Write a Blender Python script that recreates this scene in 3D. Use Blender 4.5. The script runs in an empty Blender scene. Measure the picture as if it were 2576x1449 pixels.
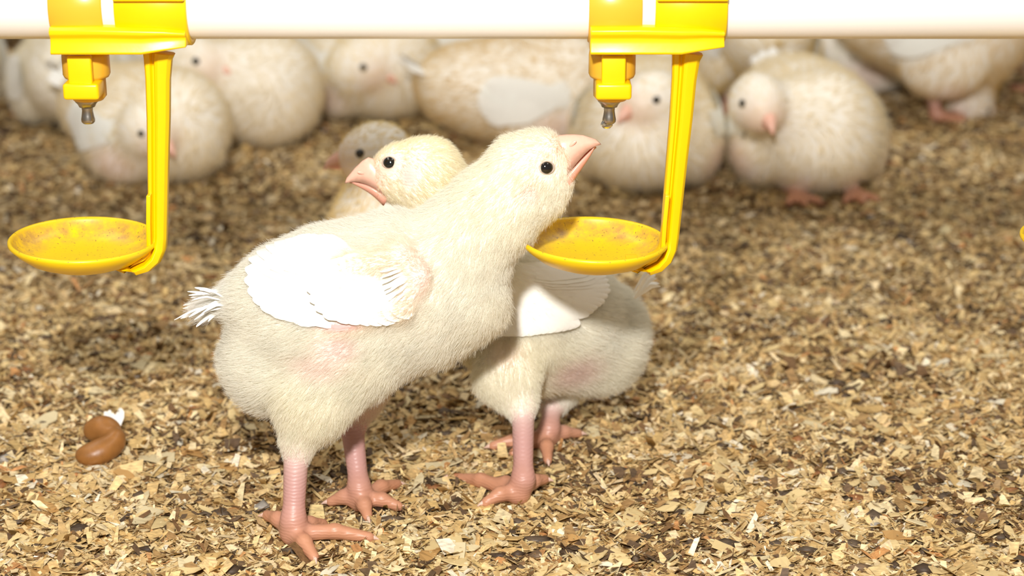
import bpy, math, random
import numpy as np
from mathutils import kdtree

rng = np.random.default_rng(7)
random.seed(7)
SC = bpy.context.scene
COL = SC.collection

# ------------------------------------------------------------------ camera
F_PX, CX, CY = 4800.0, 1288.0, 724.5
PITCH = math.radians(19.0)
CAM = np.array([0.0, -0.7325, 0.351])
FWD = np.array([0, math.cos(PITCH), -math.sin(PITCH)])
UPV = np.array([0, math.sin(PITCH), math.cos(PITCH)])
RIGHT = np.array([1.0, 0, 0])
cam_d = bpy.data.cameras.new('camera')
cam_d.sensor_fit = 'HORIZONTAL'
cam_d.sensor_width = 36.0
cam_d.lens = 36.0 * F_PX / 2576.0
cam_d.clip_start = 0.01
cam_d.dof.use_dof = True
cam_d.dof.focus_distance = 0.765
cam_d.dof.aperture_fstop = 9.0
cam_o = bpy.data.objects.new('camera', cam_d)
cam_o.location = CAM
cam_o.rotation_euler = (math.pi / 2 - PITCH, 0, 0)
COL.objects.link(cam_o)
SC.camera = cam_o

# ------------------------------------------------------------------ world, flash, exposure
world = bpy.data.worlds.new('barn_air')
world.use_nodes = True
SC.world = world
bg = world.node_tree.nodes['Background']
bg.inputs[0].default_value = (1.0, 0.94, 0.84, 1)
bg.inputs[1].default_value = 0.25
ld = bpy.data.lights.new('flash', 'AREA')
ld.shape = 'DISK'
ld.size = 0.06
ld.energy = 10.9
ld.color = (1.0, 0.975, 0.94)
lo = bpy.data.objects.new('flash', ld)
lo.location = (-0.06, -0.75, 0.585)
from mathutils import Vector
lo.rotation_euler = (Vector((0.0, 0.25, 0.06)) - Vector(lo.location)).to_track_quat('-Z', 'Y').to_euler()
COL.objects.link(lo)
for lx in (-1.1, 1.1):                 # two rows of barn lamps overhead
    bl = bpy.data.lights.new('barn_lamp', 'AREA')
    bl.shape = 'RECTANGLE'; bl.size = 0.5; bl.size_y = 3.0
    bl.energy = 20.0
    bl.color = (1.0, 0.93, 0.82)
    bo = bpy.data.objects.new('barn_lamp', bl)
    bo.location = (lx, 0.5, 2.3)
    COL.objects.link(bo)
SC.cycles.max_bounces = 5
SC.view_settings.view_transform = 'Standard'
SC.view_settings.look = 'None'
SC.view_settings.gamma = 1.0
SC.view_settings.exposure = 0.0
SC.view_settings.use_curve_mapping = False

# ------------------------------------------------------------------ pixel <-> place helpers
def ray(px, py):
    px = np.asarray(px, float); py = np.asarray(py, float)
    u = (px - CX) / F_PX; v = (CY - py) / F_PX
    return FWD + u[..., None] * RIGHT + v[..., None] * UPV
def at(px, py, Y):
    d = ray(px, py)
    return CAM + d * ((Y - CAM[1]) / d[..., 1])[..., None]
def gp(px, py, z=0.0):
    d = ray(px, py)
    return CAM + d * ((z - CAM[2]) / d[..., 2])[..., None]
def mpp(p):                      # metres per photo pixel at a point
    return float(np.dot(np.asarray(p) - CAM, FWD)) / F_PX
def proj(P):
    Q = P - CAM
    z = Q @ FWD
    return CX + F_PX * (Q @ RIGHT) / z, CY - F_PX * (Q @ UPV) / z
def srgb(r, g, b):
    def f(c):
        c /= 255.0
        return c / 12.92 if c <= 0.04045 else ((c + 0.055) / 1.055) ** 2.4
    return np.array([f(r), f(g), f(b)])
def unit(v):
    v = np.asarray(v, float)
    return v / np.maximum(np.linalg.norm(v, axis=-1, keepdims=True), 1e-12)

# ------------------------------------------------------------------ materials
def new_mat(name):
    m = bpy.data.materials.new(name)
    m.use_nodes = True
    return m, m.node_tree.nodes, m.node_tree.links, m.node_tree.nodes['Principled BSDF']
def plain(name, col, rough=0.5, metal=0.0, sss=0.0, bump=0.0, bscale=400.0, spec=0.5, coat=0.0, var=0.0):
    m, N, L, b = new_mat(name)
    b.inputs['Base Color'].default_value = (*col, 1)
    b.inputs['Roughness'].default_value = rough
    b.inputs['Metallic'].default_value = metal
    b.inputs['Specular IOR Level'].default_value = spec
    b.inputs['Coat Weight'].default_value = coat
    if sss:
        b.inputs['Subsurface Weight'].default_value = sss
        b.inputs['Subsurface Radius'].default_value = (0.004, 0.002, 0.0012)
        b.inputs['Subsurface Scale'].default_value = 1.0
    if bump or var:
        t = N.new('ShaderNodeTexCoord')
        n = N.new('ShaderNodeTexNoise'); n.inputs['Scale'].default_value = bscale; n.inputs['Detail'].default_value = 4
        L.new(t.outputs['Object'], n.inputs['Vector'])
        if bump:
            bp = N.new('ShaderNodeBump'); bp.inputs['Strength'].default_value = bump; bp.inputs['Distance'].default_value = 0.0006
            L.new(n.outputs['Fac'], bp.inputs['Height']); L.new(bp.outputs['Normal'], b.inputs['Normal'])
        if var:
            mx = N.new('ShaderNodeMixRGB'); mx.blend_type = 'MIX'
            mx.inputs[1].default_value = (*(np.array(col) * (1 - var)), 1)
            mx.inputs[2].default_value = (*np.minimum(np.array(col) * (1 + var), 1), 1)
            L.new(n.outputs['Fac'], mx.inputs[0]); L.new(mx.outputs[0], b.inputs['Base Color'])
    return m
def attr_skin():
    m, N, L, b = new_mat('chick_skin')
    a = N.new('ShaderNodeAttribute'); a.attribute_name = 'tint'
    L.new(a.outputs['Color'], b.inputs['Base Color'])
    b.inputs['Roughness'].default_value = 0.42
    t = N.new('ShaderNodeTexCoord')
    w = N.new('ShaderNodeTexWave'); w.wave_type = 'BANDS'; w.bands_direction = 'Z'
    w.inputs['Scale'].default_value = 230; w.inputs['Distortion'].default_value = 5.0; w.inputs['Detail'].default_value = 2
    L.new(t.outputs['Object'], w.inputs['Vector'])
    bp = N.new('ShaderNodeBump'); bp.inputs['Strength'].default_value = 0.16; bp.inputs['Distance'].default_value = 0.0005
    L.new(w.outputs['Fac'], bp.inputs['Height']); L.new(bp.outputs['Normal'], b.inputs['Normal'])
    return m
def attr_soft(name, trans=0.35, rough=0.6):
    m, N, L, b = new_mat(name)
    N.remove(b)
    a = N.new('ShaderNodeAttribute'); a.attribute_name = 'tint'
    d = N.new('ShaderNodeBsdfDiffuse'); t = N.new('ShaderNodeBsdfTranslucent'); x = N.new('ShaderNodeMixShader')
    L.new(a.outputs['Color'], d.inputs['Color']); L.new(a.outputs['Color'], t.inputs['Color'])
    x.inputs[0].default_value = trans
    L.new(d.outputs[0], x.inputs[1]); L.new(t.outputs[0], x.inputs[2])
    L.new(x.outputs[0], N['Material Output'].inputs['Surface'])
    return m
def attr_wood(name):
    m, N, L, b = new_mat(name)
    a = N.new('ShaderNodeAttribute'); a.attribute_name = 'tint'
    t = N.new('ShaderNodeTexCoord')
    n = N.new('ShaderNodeTexNoise'); n.inputs['Scale'].default_value = 900; n.inputs['Detail'].default_value = 3
    mp = N.new('ShaderNodeMapping'); mp.inputs['Scale'].default_value = (0.35, 1, 1)
    L.new(t.outputs['Object'], mp.inputs['Vector']); L.new(mp.outputs[0], n.inputs['Vector'])
    mr = N.new('ShaderNodeMapRange'); mr.inputs['From Min'].default_value = 0.3; mr.inputs['From Max'].default_value = 0.7
    mr.inputs['To Min'].default_value = 0.62; mr.inputs['To Max'].default_value = 1.15
    L.new(n.outputs['Fac'], mr.inputs[0])
    mx = N.new('ShaderNodeVectorMath'); mx.operation = 'SCALE'
    L.new(a.outputs['Color'], mx.inputs[0]); L.new(mr.outputs[0], mx.inputs['Scale'])
    L.new(mx.outputs[0], b.inputs['Base Color'])
    b.inputs['Roughness'].default_value = 0.55
    b.inputs['Specular IOR Level'].default_value = 0.3
    return m

M_SKIN = attr_skin()
M_DOWN = attr_soft('down_fluff', 0.46)
M_FEATHER = attr_soft('feather_vane', 0.12)
M_WOOD = attr_wood('wood_shaving')
M_BEAK = plain('pink_beak_horn', srgb(240, 188, 166), 0.32, sss=0.0, bump=0.15, bscale=500, var=0.08)
M_BEAK2 = plain('pink_lower_beak', srgb(238, 172, 150), 0.32, sss=0.0)
M_MOUTH = plain('mouth_red', srgb(170, 80, 70), 0.4)
M_EYE = plain('eye_black', (0.006, 0.005, 0.005), 0.04, coat=1.0)
M_IRIS = plain('eye_iris', srgb(72, 62, 54), 0.15, coat=0.5)
M_LID = plain('eyelid_skin', srgb(186, 164, 146), 0.5)
M_CLAW = plain('claw_horn', srgb(222, 186, 168), 0.35, sss=0.0)
M_PVC = plain('white_pvc', srgb(246, 242, 236), 0.30, bump=0.03, bscale=60)
M_YEL = plain('yellow_plastic', (0.95, 0.61, 0.0), 0.32, sss=0.0, bump=0.05, bscale=300, var=0.03)
M_AMB = plain('amber_plastic', (0.82, 0.46, 0.035), 0.30, sss=0.0, bump=0.05, bscale=200)
M_STEEL = plain('brushed_steel', (0.50, 0.47, 0.43), 0.28, metal=1.0)
M_DUNG = plain('caramel_dung', srgb(150, 100, 48), 0.40, sss=0.0, bump=0.35, bscale=220, var=0.3)
M_SHELL = plain('pan_floor_dust', srgb(226, 190, 60), 0.6)
m_w, N_, L_, b_ = new_mat('clear_water')
b_.inputs['Transmission Weight'].default_value = 1.0; b_.inputs['Roughness'].default_value = 0.0; b_.inputs['IOR'].default_value = 1.33
M_WATER = m_w

def pan_material():
    m, N, L, b = new_mat('stained_yellow_pan')
    t = N.new('ShaderNodeTexCoord')
    sx = N.new('ShaderNodeSeparateXYZ'); L.new(t.outputs['Object'], sx.inputs[0])
    n = N.new('ShaderNodeTexNoise'); n.inputs['Scale'].default_value = 130; n.inputs['Detail'].default_value = 8; n.inputs['Roughness'].default_value = 0.7
    L.new(t.outputs['Object'], n.inputs['Vector'])
    # distance from the pan axis: dried residue sits as a ring on the inner flank
    p2 = N.new('ShaderNodeVectorMath'); p2.operation = 'MULTIPLY'; p2.inputs[1].default_value = (1, 1, 0)
    L.new(t.outputs['Object'], p2.inputs[0])
    ln = N.new('ShaderNodeVectorMath'); ln.operation = 'LENGTH'; L.new(p2.outputs[0], ln.inputs[0])
    ring = N.new('ShaderNodeValToRGB')
    ring.color_ramp.elements[0].position = 0.55; ring.color_ramp.elements[0].color = (0, 0, 0, 1)
    ring.color_ramp.elements[1].position = 0.80; ring.color_ramp.elements[1].color = (1, 1, 1, 1)
    e = ring.color_ramp.elements.new(0.92); e.color = (1, 1, 1, 1)
    e = ring.color_ramp.elements.new(0.955); e.color = (0, 0, 0, 1)
    dv = N.new('ShaderNodeMath'); dv.operation = 'DIVIDE'; dv.inputs[1].default_value = 0.0300
    L.new(ln.outputs['Value'], dv.inputs[0]); L.new(dv.outputs[0], ring.inputs[0])
    # only the upper (inner) faces are soiled
    g = N.new('ShaderNodeNewGeometry'); sn = N.new('ShaderNodeSeparateXYZ'); L.new(g.outputs['Normal'], sn.inputs[0])
    up = N.new('ShaderNodeMapRange'); up.inputs['From Min'].default_value = 0.05; up.inputs['From Max'].default_value = 0.3
    L.new(sn.outputs['Z'], up.inputs[0])
    cr = N.new('ShaderNodeValToRGB'); cr.color_ramp.elements[0].position = 0.36; cr.color_ramp.elements[1].position = 0.66
    L.new(n.outputs['Fac'], cr.inputs[0])
    m1 = N.new('ShaderNodeMath'); m1.operation = 'MULTIPLY'; L.new(ring.outputs[0], m1.inputs[0]); L.new(cr.outputs[0], m1.inputs[1])
    ad = N.new('ShaderNodeMath'); ad.operation = 'MULTIPLY_ADD'; L.new(cr.outputs[0], ad.inputs[0]); ad.inputs[1].default_value = 0.12
    L.new(m1.outputs[0], ad.inputs[2])
    m2 = N.new('ShaderNodeMath'); m2.operation = 'MULTIPLY'; m2.use_clamp = True; L.new(ad.outputs[0], m2.inputs[0]); L.new(up.outputs[0], m2.inputs[1])
    mx = N.new('ShaderNodeMixRGB'); L.new(m2.outputs[0], mx.inputs[0])
    mx.inputs[1].default_value = (0.92, 0.61, 0.004, 1); mx.inputs[2].default_value = (0.52, 0.30, 0.06, 1)
    n2 = N.new('ShaderNodeTexNoise'); n2.inputs['Scale'].default_value = 900; n2.inputs['Detail'].default_value = 2
    L.new(t.outputs['Object'], n2.inputs['Vector'])
    sp = N.new('ShaderNodeValToRGB'); sp.color_ramp.elements[0].position = 0.66; sp.color_ramp.elements[1].position = 0.72
    L.new(n2.outputs['Fac'], sp.inputs[0])
    m3 = N.new('ShaderNodeMath'); m3.operation = 'MULTIPLY'; L.new(sp.outputs[0], m3.inputs[0]); L.new(up.outputs[0], m3.inputs[1])
    mx2 = N.new('ShaderNodeMixRGB'); L.new(m3.outputs[0], mx2.inputs[0]); L.new(mx.outputs[0], mx2.inputs[1]); mx2.inputs[2].default_value = (0.28, 0.16, 0.04, 1)
    L.new(mx2.outputs[0], b.inputs['Base Color'])
    b.inputs['Roughness'].default_value = 0.36
    return m
M_PAN = pan_material()

# ------------------------------------------------------------------ object helpers
def link_mesh(name, V, Fc, mat, parent=None, tint=None, smooth=True):
    V = np.asarray(V, float)
    if parent is not None:
        off = np.zeros(3); q = parent
        while q is not None:
            off += np.array(q.location); q = q.parent
        V = V - off
    me = bpy.data.meshes.new(name)
    if isinstance(Fc, np.ndarray): Fc = (Fc,)
    if isinstance(Fc, tuple):
        ks = np.concatenate([np.full(len(q), q.shape[1], np.int32) for q in Fc]); st = np.concatenate([[0], np.cumsum(ks)[:-1]])
        li = np.concatenate([q.astype(np.int32).ravel() for q in Fc])
        me.vertices.add(len(V)); me.vertices.foreach_set('co', V.astype(np.float32).ravel())
        me.loops.add(len(li)); me.loops.foreach_set('vertex_index', li)
        me.polygons.add(len(ks))
        me.polygons.foreach_set('loop_start', st.astype(np.int32))
        me.update(calc_edges=True)
    else:
        me.from_pydata(V.tolist(), [], [list(map(int, f)) for f in Fc]); me.update()
    if smooth:
        me.polygons.foreach_set('use_smooth', np.ones(len(me.polygons), dtype=bool))
    if tint is not None:
        t = np.ones((len(V), 4), np.float32); t[:, :3] = tint
        a = me.attributes.new('tint', 'FLOAT_COLOR', 'POINT'); a.data.foreach_set('color', t.ravel())
    me.materials.append(mat)
    o = bpy.data.objects.new(name, me)
    COL.objects.link(o)
    o.parent = parent
    return o
def thing(name, label, cat, loc, group=None):
    o = bpy.data.objects.new(name, None)
    o.empty_display_size = 0.02
    o.location = loc
    COL.objects.link(o)
    tag(o, label, cat, group)
    return o
def tag(o, label, cat, group=None, kind=None):
    o['label'] = label; o['category'] = cat
    if group: o['group'] = group
    if kind: o['kind'] = kind
def lathe(profile, n=40, cx=0, cy=0, caps=True):
    V, Fc = [], []
    for r, z in profile:
        for i in range(n):
            a = 2 * math.pi * i / n
            V.append((cx + r * math.cos(a), cy + r * math.sin(a), z))
    m = len(profile)
    for j in range(m - 1):
        for i in range(n):
            k = (i + 1) % n
            Fc.append((j * n + i, j * n + k, (j + 1) * n + k, (j + 1) * n + i))
    if caps:
        Fc.append(tuple(range(n - 1, -1, -1))); Fc.append(tuple(range((m - 1) * n, m * n)))
    return V, Fc
def loft(sections, closed_ends=True):
    n = len(sections[0]); V = [p for s in sections for p in s]; Fc = []
    for j in range(len(sections) - 1):
        for i in range(n):
            k = (i + 1) % n
            Fc.append((j * n + i, j * n + k, (j + 1) * n + k, (j + 1) * n + i))
    if closed_ends:
        Fc.append(tuple(range(n - 1, -1, -1))); Fc.append(tuple(range((len(sections) - 1) * n, len(sections) * n)))
    return V, Fc
def bevel(o, w=0.0005, seg=2, angle=30):
    b = o.modifiers.new('edge', 'BEVEL'); b.width = w; b.segments = seg; b.limit_method = 'ANGLE'; b.angle_limit = math.radians(angle)
    return o

# ------------------------------------------------------------------ floor, litter
def wave(x, y, s, seed):
    r = np.random.default_rng(seed); o = np.zeros_like(x)
    for i in range(6):
        a = r.uniform(0, 2 * math.pi); f = s * r.uniform(0.6, 1.9); p = r.uniform(0, 6.28)
        o += np.sin((x * math.cos(a) + y * math.sin(a)) * f + p)
    return o / 6
def ground_h(x, y):
    return 0.0016 * wave(x, y, 70, 3) + 0.0012 * wave(x, y, 160, 5)
gx = np.linspace(-2.2, 2.2, 60); gy = np.linspace(-0.9, 3.6, 60)
GX, GY = np.meshgrid(gx, gy, indexing='ij')
V = np.stack([GX.ravel(), GY.ravel(), np.full(GX.size, -0.004)], 1)
idx = np.arange(GX.size).reshape(GX.shape)
Fq = np.stack([idx[:-1, :-1], idx[1:, :-1], idx[1:, 1:], idx[:-1, 1:]], -1).reshape(-1, 4)
def floor_material():
    m, N, L, b = new_mat('packed_litter')
    t = N.new('ShaderNodeTexCoord')
    mp = N.new('ShaderNodeMapping'); mp.inputs['Scale'].default_value = (1.0, 1.6, 1.0); L.new(t.outputs['Object'], mp.inputs[0])
    v = N.new('ShaderNodeTexVoronoi'); v.inputs['Scale'].default_value = 190; L.new(mp.outputs[0], v.inputs['Vector'])
    n = N.new('ShaderNodeTexNoise'); n.inputs['Scale'].default_value = 60; n.inputs['Detail'].default_value = 6; L.new(t.outputs['Object'], n.inputs['Vector'])
    sp = N.new('ShaderNodeSeparateColor'); L.new(v.outputs['Color'], sp.inputs[0])
    cr = N.new('ShaderNodeValToRGB')
    cs = [(0.0, (85, 62, 40)), (0.3, (138, 106, 66)), (0.6, (180, 146, 96)), (1.0, (214, 186, 132))]
    cr.color_ramp.elements[0].position = 0; cr.color_ramp.elements[0].color = (*srgb(*cs[0][1]), 1)
    cr.color_ramp.elements[1].position = 1; cr.color_ramp.elements[1].color = (*srgb(*cs[3][1]), 1)
    for p, c in cs[1:3]:
        e = cr.color_ramp.elements.new(p); e.color = (*srgb(*c), 1)
    L.new(sp.outputs[0], cr.inputs[0]); L.new(cr.outputs[0], b.inputs['Base Color'])
    b.inputs['Roughness'].default_value = 0.8
    bp = N.new('ShaderNodeBump'); bp.inputs['Strength'].default_value = 0.8; bp.inputs['Distance'].default_value = 0.003
    L.new(v.outputs['Distance'], bp.inputs['Height']); L.new(bp.outputs[0], b.inputs['Normal'])
    return m
floor = link_mesh('floor', V, Fq, floor_material())
tag(floor, 'barn floor packed with wood shaving litter', 'floor', kind='structure')

wall = link_mesh('wall_back', [(-3, 3.5, -.01), (3, 3.5, -.01), (3, 3.6, -.01), (-3, 3.6, -.01), (-3, 3.5, 2.6), (3, 3.5, 2.6), (3, 3.6, 2.6), (-3, 3.6, 2.6)],
                 [(0, 1, 5, 4), (1, 2, 6, 5), (2, 3, 7, 6), (3, 0, 4, 7), (4, 5, 6, 7), (3, 2, 1, 0)], plain('whitewashed_wall', srgb(200, 190, 172), 0.8, bump=0.3, bscale=8, var=0.08), smooth=False)
tag(wall, 'whitewashed far wall of the barn', 'wall', kind='structure')
PAL = np.array([srgb(226, 201, 150), srgb(238, 220, 180), srgb(208, 178, 124), srgb(172, 140, 94), srgb(128, 98, 66),
                srgb(106, 86, 66), srgb(240, 232, 212), srgb(202, 150, 98), srgb(74, 59, 45)])
PAL = np.clip(PAL * np.array([1.07, 1.02, 0.94]), 0, .95)
PW = np.array([0.29, 0.17, 0.23, 0.12, 0.07, 0.06, 0.025, 0.018, 0.017])
def flake_field(n, xr, yr, smin_, smax_, zmax, r):
    x = r.uniform(*xr, n); y = r.uniform(*yr, n)
    return flakes_at(x, y, smin_, smax_, zmax, r)
def flakes_at(x, y, s0, s1, zmax, r, steep=0.05, wr=(0.14, 0.52), top=0.0):
    n = len(x)
    ln = s0 + (s1 - s0) * r.beta(1.3, 3.2, n)
    wd = ln * r.uniform(*wr, n)
    yaw = r.normal(0, 0.9, n)
    tilt = r.normal(0, 0.11, n); roll = r.normal(0, 0.12, n)
    st = r.random(n) < steep
    tilt[st] += r.uniform(-0.9, 0.9, st.sum())
    curl = r.normal(0, 0.17, n) * ln
    U = np.array([-1, 0, 1, -1, 0, 1.0]); W = np.array([-1, -1, -1, 1, 1, 1.0])
    u = U[None] * ln[:, None] / 2 * (1 + r.normal(0, 0.18, (n, 6)))
    w = W[None] * wd[:, None] / 2 * (1 + r.normal(0, 0.42, (n, 6)))
    end = np.abs(U)[None] * r.uniform(0.0, 0.75, n)[:, None]
    w = w * (1 - end) + r.normal(0, 0.08, n)[:, None] * U[None] ** 2 * ln[:, None]
    zc = (U[None] ** 2) * curl[:, None] + r.normal(0, 0.00015, (n, 6))
    cy_, sy = np.cos(yaw)[:, None], np.sin(yaw)[:, None]
    ct, s_t = np.cos(tilt)[:, None], np.sin(tilt)[:, None]
    cr_, sr = np.cos(roll)[:, None], np.sin(roll)[:, None]
    a = u * ct - zc * s_t; z1 = u * s_t + zc * ct
    b = w * cr_ - z1 * sr; z2 = w * sr + z1 * cr_
    X = x[:, None] + a * cy_ - b * sy; Yv = y[:, None] + a * sy + b * cy_
    z0 = ground_h(x, y) - 0.003 + top + zmax * r.beta(2.0, 1.2, n)
    Z = z0[:, None] + z2
    V = np.stack([X, Yv, Z], -1).reshape(-1, 3)
    base = (np.arange(n) * 6)[:, None]
    q = np.concatenate([base + np.array([0, 1, 4, 3]), base + np.array([1, 2, 5, 4])], 1).reshape(-1, 4)
    dark = np.clip(wave(x, y, 55, 11) * 1.5 + wave(x, y, 140, 13), -1, 1)
    pw = PW[None] * np.where(np.isin(np.arange(9), [3, 4, 5, 8])[None], 1 + 0.85 * dark[:, None], 1 - 0.45 * dark[:, None])
    pw = pw / pw.sum(1, keepdims=True)
    ci = (r.random(n)[:, None] > np.cumsum(pw, 1)).sum(1).clip(0, 8)
    c = PAL[ci] * r.uniform(0.76, 1.06, n)[:, None] * (1 + r.normal(0, 0.012, (n, 3)))
    return V, q, np.repeat(np.clip(c, 0, 1), 6, 0)
def in_view(x, y, mx, my0=-0.12, my1=1.6):
    half = 1288 / F_PX * (np.hypot(y - CAM[1], CAM[2])) + mx
    return (np.abs(x) < half) & (y > my0) & (y < my1)
r = np.random.default_rng(21)
parts = []
for n, yr, s0, s1 in ((190000, (-0.14, 0.22), 0.0030, 0.0160), (100000, (0.22, 0.62), 0.0035, 0.0160), (75000, (0.62, 1.5), 0.005, 0.016)):
    x = r.uniform(-0.85, 0.85, n * 3); y = r.uniform(*yr, n * 3)
    k = in_view(x, y, 0.12); x, y = x[k][:n], y[k][:n]
    parts.append(flakes_at(x, y, s0, s1, 0.0045, r))
x = r.uniform(-0.6, 0.6, 330000); y = r.uniform(-0.14, 0.45, 330000)      # fine slivers and dust between the shavings
k = in_view(x, y, 0.06); x, y = x[k][:110000], y[k][:110000]
parts.append(flakes_at(x, y, 0.0012, 0.0075, 0.0030, r, steep=0.12, wr=(0.06, 0.30), top=0.0018))
off = 0; Vs, Qs, Cs = [], [], []
for v, q, c in parts:
    Vs.append(v); Qs.append(q + off); Cs.append(c); off += len(v)
# dark clods of droppings mixed into the litter
phi = (1 + 5 ** 0.5) / 2
ICO = unit(np.array([(-1, phi, 0), (1, phi, 0), (-1, -phi, 0), (1, -phi, 0), (0, -1, phi), (0, 1, phi), (0, -1, -phi), (0, 1, -phi), (phi, 0, -1), (phi, 0, 1), (-phi, 0, -1), (-phi, 0, 1)]))
ICF = np.array([(0, 11, 5), (0, 5, 1), (0, 1, 7), (0, 7, 10), (0, 10, 11), (1, 5, 9), (5, 11, 4), (11, 10, 2), (10, 7, 6), (7, 1, 8), (3, 9, 4), (3, 4, 2), (3, 2, 6), (3, 6, 8), (3, 8, 9), (4, 9, 5), (2, 4, 11), (6, 2, 10), (8, 6, 7), (9, 8, 1)])
n = 2600
x = r.uniform(-0.75, 0.75, n * 4); y = -0.14 + 1.5 * r.random(n * 4) ** 1.6
k = in_view(x, y, 0.1); x, y = x[k][:n], y[k][:n]; n = len(x)
sz = r.uniform(0.0010, 0.0034, n)
P = ICO[None] * sz[:, None, None] * (1 + r.normal(0, 0.22, (n, 12)))[..., None] * np.stack([r.uniform(0.8, 1.9, n), r.uniform(0.7, 1.2, n), r.uniform(0.45, 0.8, n)], 1)[:, None]
P = P + np.stack([x, y, ground_h(x, y) + 0.001], 1)[:, None]
dc = np.array([srgb(96, 80, 64), srgb(74, 58, 44), srgb(120, 96, 72), srgb(168, 160, 150), srgb(150, 100, 60)])
c = dc[r.choice(5, n, p=[0.38, 0.27, 0.2, 0.07, 0.08])] * r.uniform(0.8, 1.15, n)[:, None]
nl = sum(len(v) for v in Vs)
litter = link_mesh('wood_shaving_litter', np.concatenate(Vs + [P.reshape(-1, 3)]), (np.concatenate(Qs), (nl + np.arange(n)[:, None, None] * 12 + ICF[None]).reshape(-1, 3)), M_WOOD, None,
                   np.concatenate(Cs + [np.repeat(c, 12, 0)]), smooth=False)
tag(litter, 'deep bed of straw-coloured wood shavings mixed with grey-brown dropping crumbs', 'litter', kind='stuff')

# the 300 largest loose shavings, each a thing of its own
def shaving_mesh(k, r):
    nU = 5
    ln = 1.0; wd = r.uniform(0.22, 0.55); cur = r.normal(0, 0.22); tw = r.normal(0, 0.35); skew = r.normal(0, 0.12)
    top, bot = [], []
    prof = 1 - r.uniform(0.0, 0.7) * np.abs(np.linspace(-1, 1, nU)) ** r.uniform(1.5, 5)
    for i in range(nU):
        t = -0.5 + i / (nU - 1)
        for s in (-1, 1):
            w = s * wd / 2 * prof[i] * (1 + r.normal(0, 0.18))
            p = np.array([t * (1 + r.normal(0, 0.04)), w + skew * t * t * 4 * 0.25, cur * t * t + w * math.sin(tw * t) * 1.2])
            top.append(p + (0, 0, 0.018)); bot.append(p - (0, 0, 0.018))
    V = np.array(top + bot); m = 2 * nU; Fc = []
    for i in range(nU - 1):
        a = 2 * i
        Fc += [(a, a + 2, a + 3, a + 1), (m + a, m + a + 1, m + a + 3, m + a + 2), (a, m + a, m + a + 2, a + 2), (a + 1, a + 3, m + a + 3, m + a + 1)]
    Fc += [(0, 1, m + 1, m), (m - 2, 2 * m - 2, 2 * m - 1, m - 1)]
    return V, Fc
r = np.random.default_rng(5)
shav_data = []
spal = [srgb(232, 206, 150), srgb(240, 222, 178), srgb(216, 180, 118), srgb(200, 156, 96), srgb(246, 236, 210), srgb(150, 110, 68)]
for k in range(24):
    v, f = shaving_mesh(k, r)
    o = link_mesh('wood_shaving', v, f, M_WOOD, None, np.tile(np.clip(spal[r.choice(6, p=[.3, .22, .2, .1, .1, .08])] * r.uniform(.78, .98), 0, 1), (len(v), 1)), smooth=False)
    shav_data.append(o.data); bpy.data.objects.remove(o)
x = r.uniform(-0.30, 0.30, 2000); y = -0.115 + 0.30 * r.random(2000) ** 1.5
k = in_view(x, y, -0.005); x, y = x[k][:300], y[k][:300]
for i in range(300):
    o = bpy.data.objects.new('wood_shaving', shav_data[i % 24])
    s = r.uniform(0.008, 0.017)
    o.scale = (s, s, s)
    o.rotation_euler = (r.normal(0, 0.13), r.normal(0, 0.13), r.normal(0, 1.0))
    o.location = (x[i], y[i], float(ground_h(x[i], y[i])) + 0.0021)
    COL.objects.link(o)
    tag(o, 'thin loose wood shaving lying on top of the litter', 'wood shaving', 'largest loose wood shavings on the litter')

# ------------------------------------------------------------------ implicit body modelling
def d_prim(p, P):
    if p['t'] == 'rc':
        w = p['w']; s = np.array([1, 1 / w, 1], np.float32)
        a = p['a'] * s; b = p['b'] * s; Q = P * s
        ba = b - a; L2 = max(float(ba @ ba), 1e-12)
        h = np.clip(((Q - a) @ ba.astype(Q.dtype)) / L2, 0, 1)
        d = np.linalg.norm(Q - a - h[..., None] * ba, axis=-1) - (p['ra'] + (p['rb'] - p['ra']) * h)
        return d * min(1.0, w)
    Q = (P - p['c']) @ p['R']
    rr = p['r']
    k0 = np.linalg.norm(Q / rr, axis=-1); k1 = np.linalg.norm(Q / rr ** 2, axis=-1)
    return k0 * (k0 - 1) / np.maximum(k1, 1e-6)
def smin(a, b, k):
    h = np.clip(0.5 + 0.5 * (b - a) / k, 0, 1)
    return b * (1 - h) + a * h - k * h * (1 - h)
def sdf(prims, P):
    d = d_prim(prims[0], P)
    for p in prims[1:]:
        d = smin(d, d_prim(p, P), p['k'])
    return d
def rc(a, b, ra, rb, w=1.0, k=0.008, L=0.006, flow=None, skin=None, fur=None):
    a = np.asarray(a, float); b = np.asarray(b, float)
    if flow is None: flow = unit(a - b)
    return dict(t='rc', a=a, b=b, ra=ra, rb=rb, w=w, k=k, L=L, flow=np.asarray(flow, float), skin=skin, fur=fur)
def ell(c, r_, fwd=(1, 0, 0), up=(0, 0, 1), k=0.008, L=0.006, flow=(-1, 0, 0), skin=None, fur=None):
    f = unit(fwd); s = unit(np.cross(up, f)); u = np.cross(f, s)
    return dict(t='el', c=np.asarray(c, float), r=np.asarray(r_, float), R=np.stack([f, s, u], 1), k=k, L=L, flow=np.asarray(flow, float), skin=skin, fur=fur)
def bounds(p):
    if p['t'] == 'rc':
        m = max(p['ra'], p['rb']) * max(1.0, p['w'])
        return np.minimum(p['a'], p['b']) - m, np.maximum(p['a'], p['b']) + m
    m = p['r'].max()
    return p['c'] - m, p['c'] + m
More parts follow.
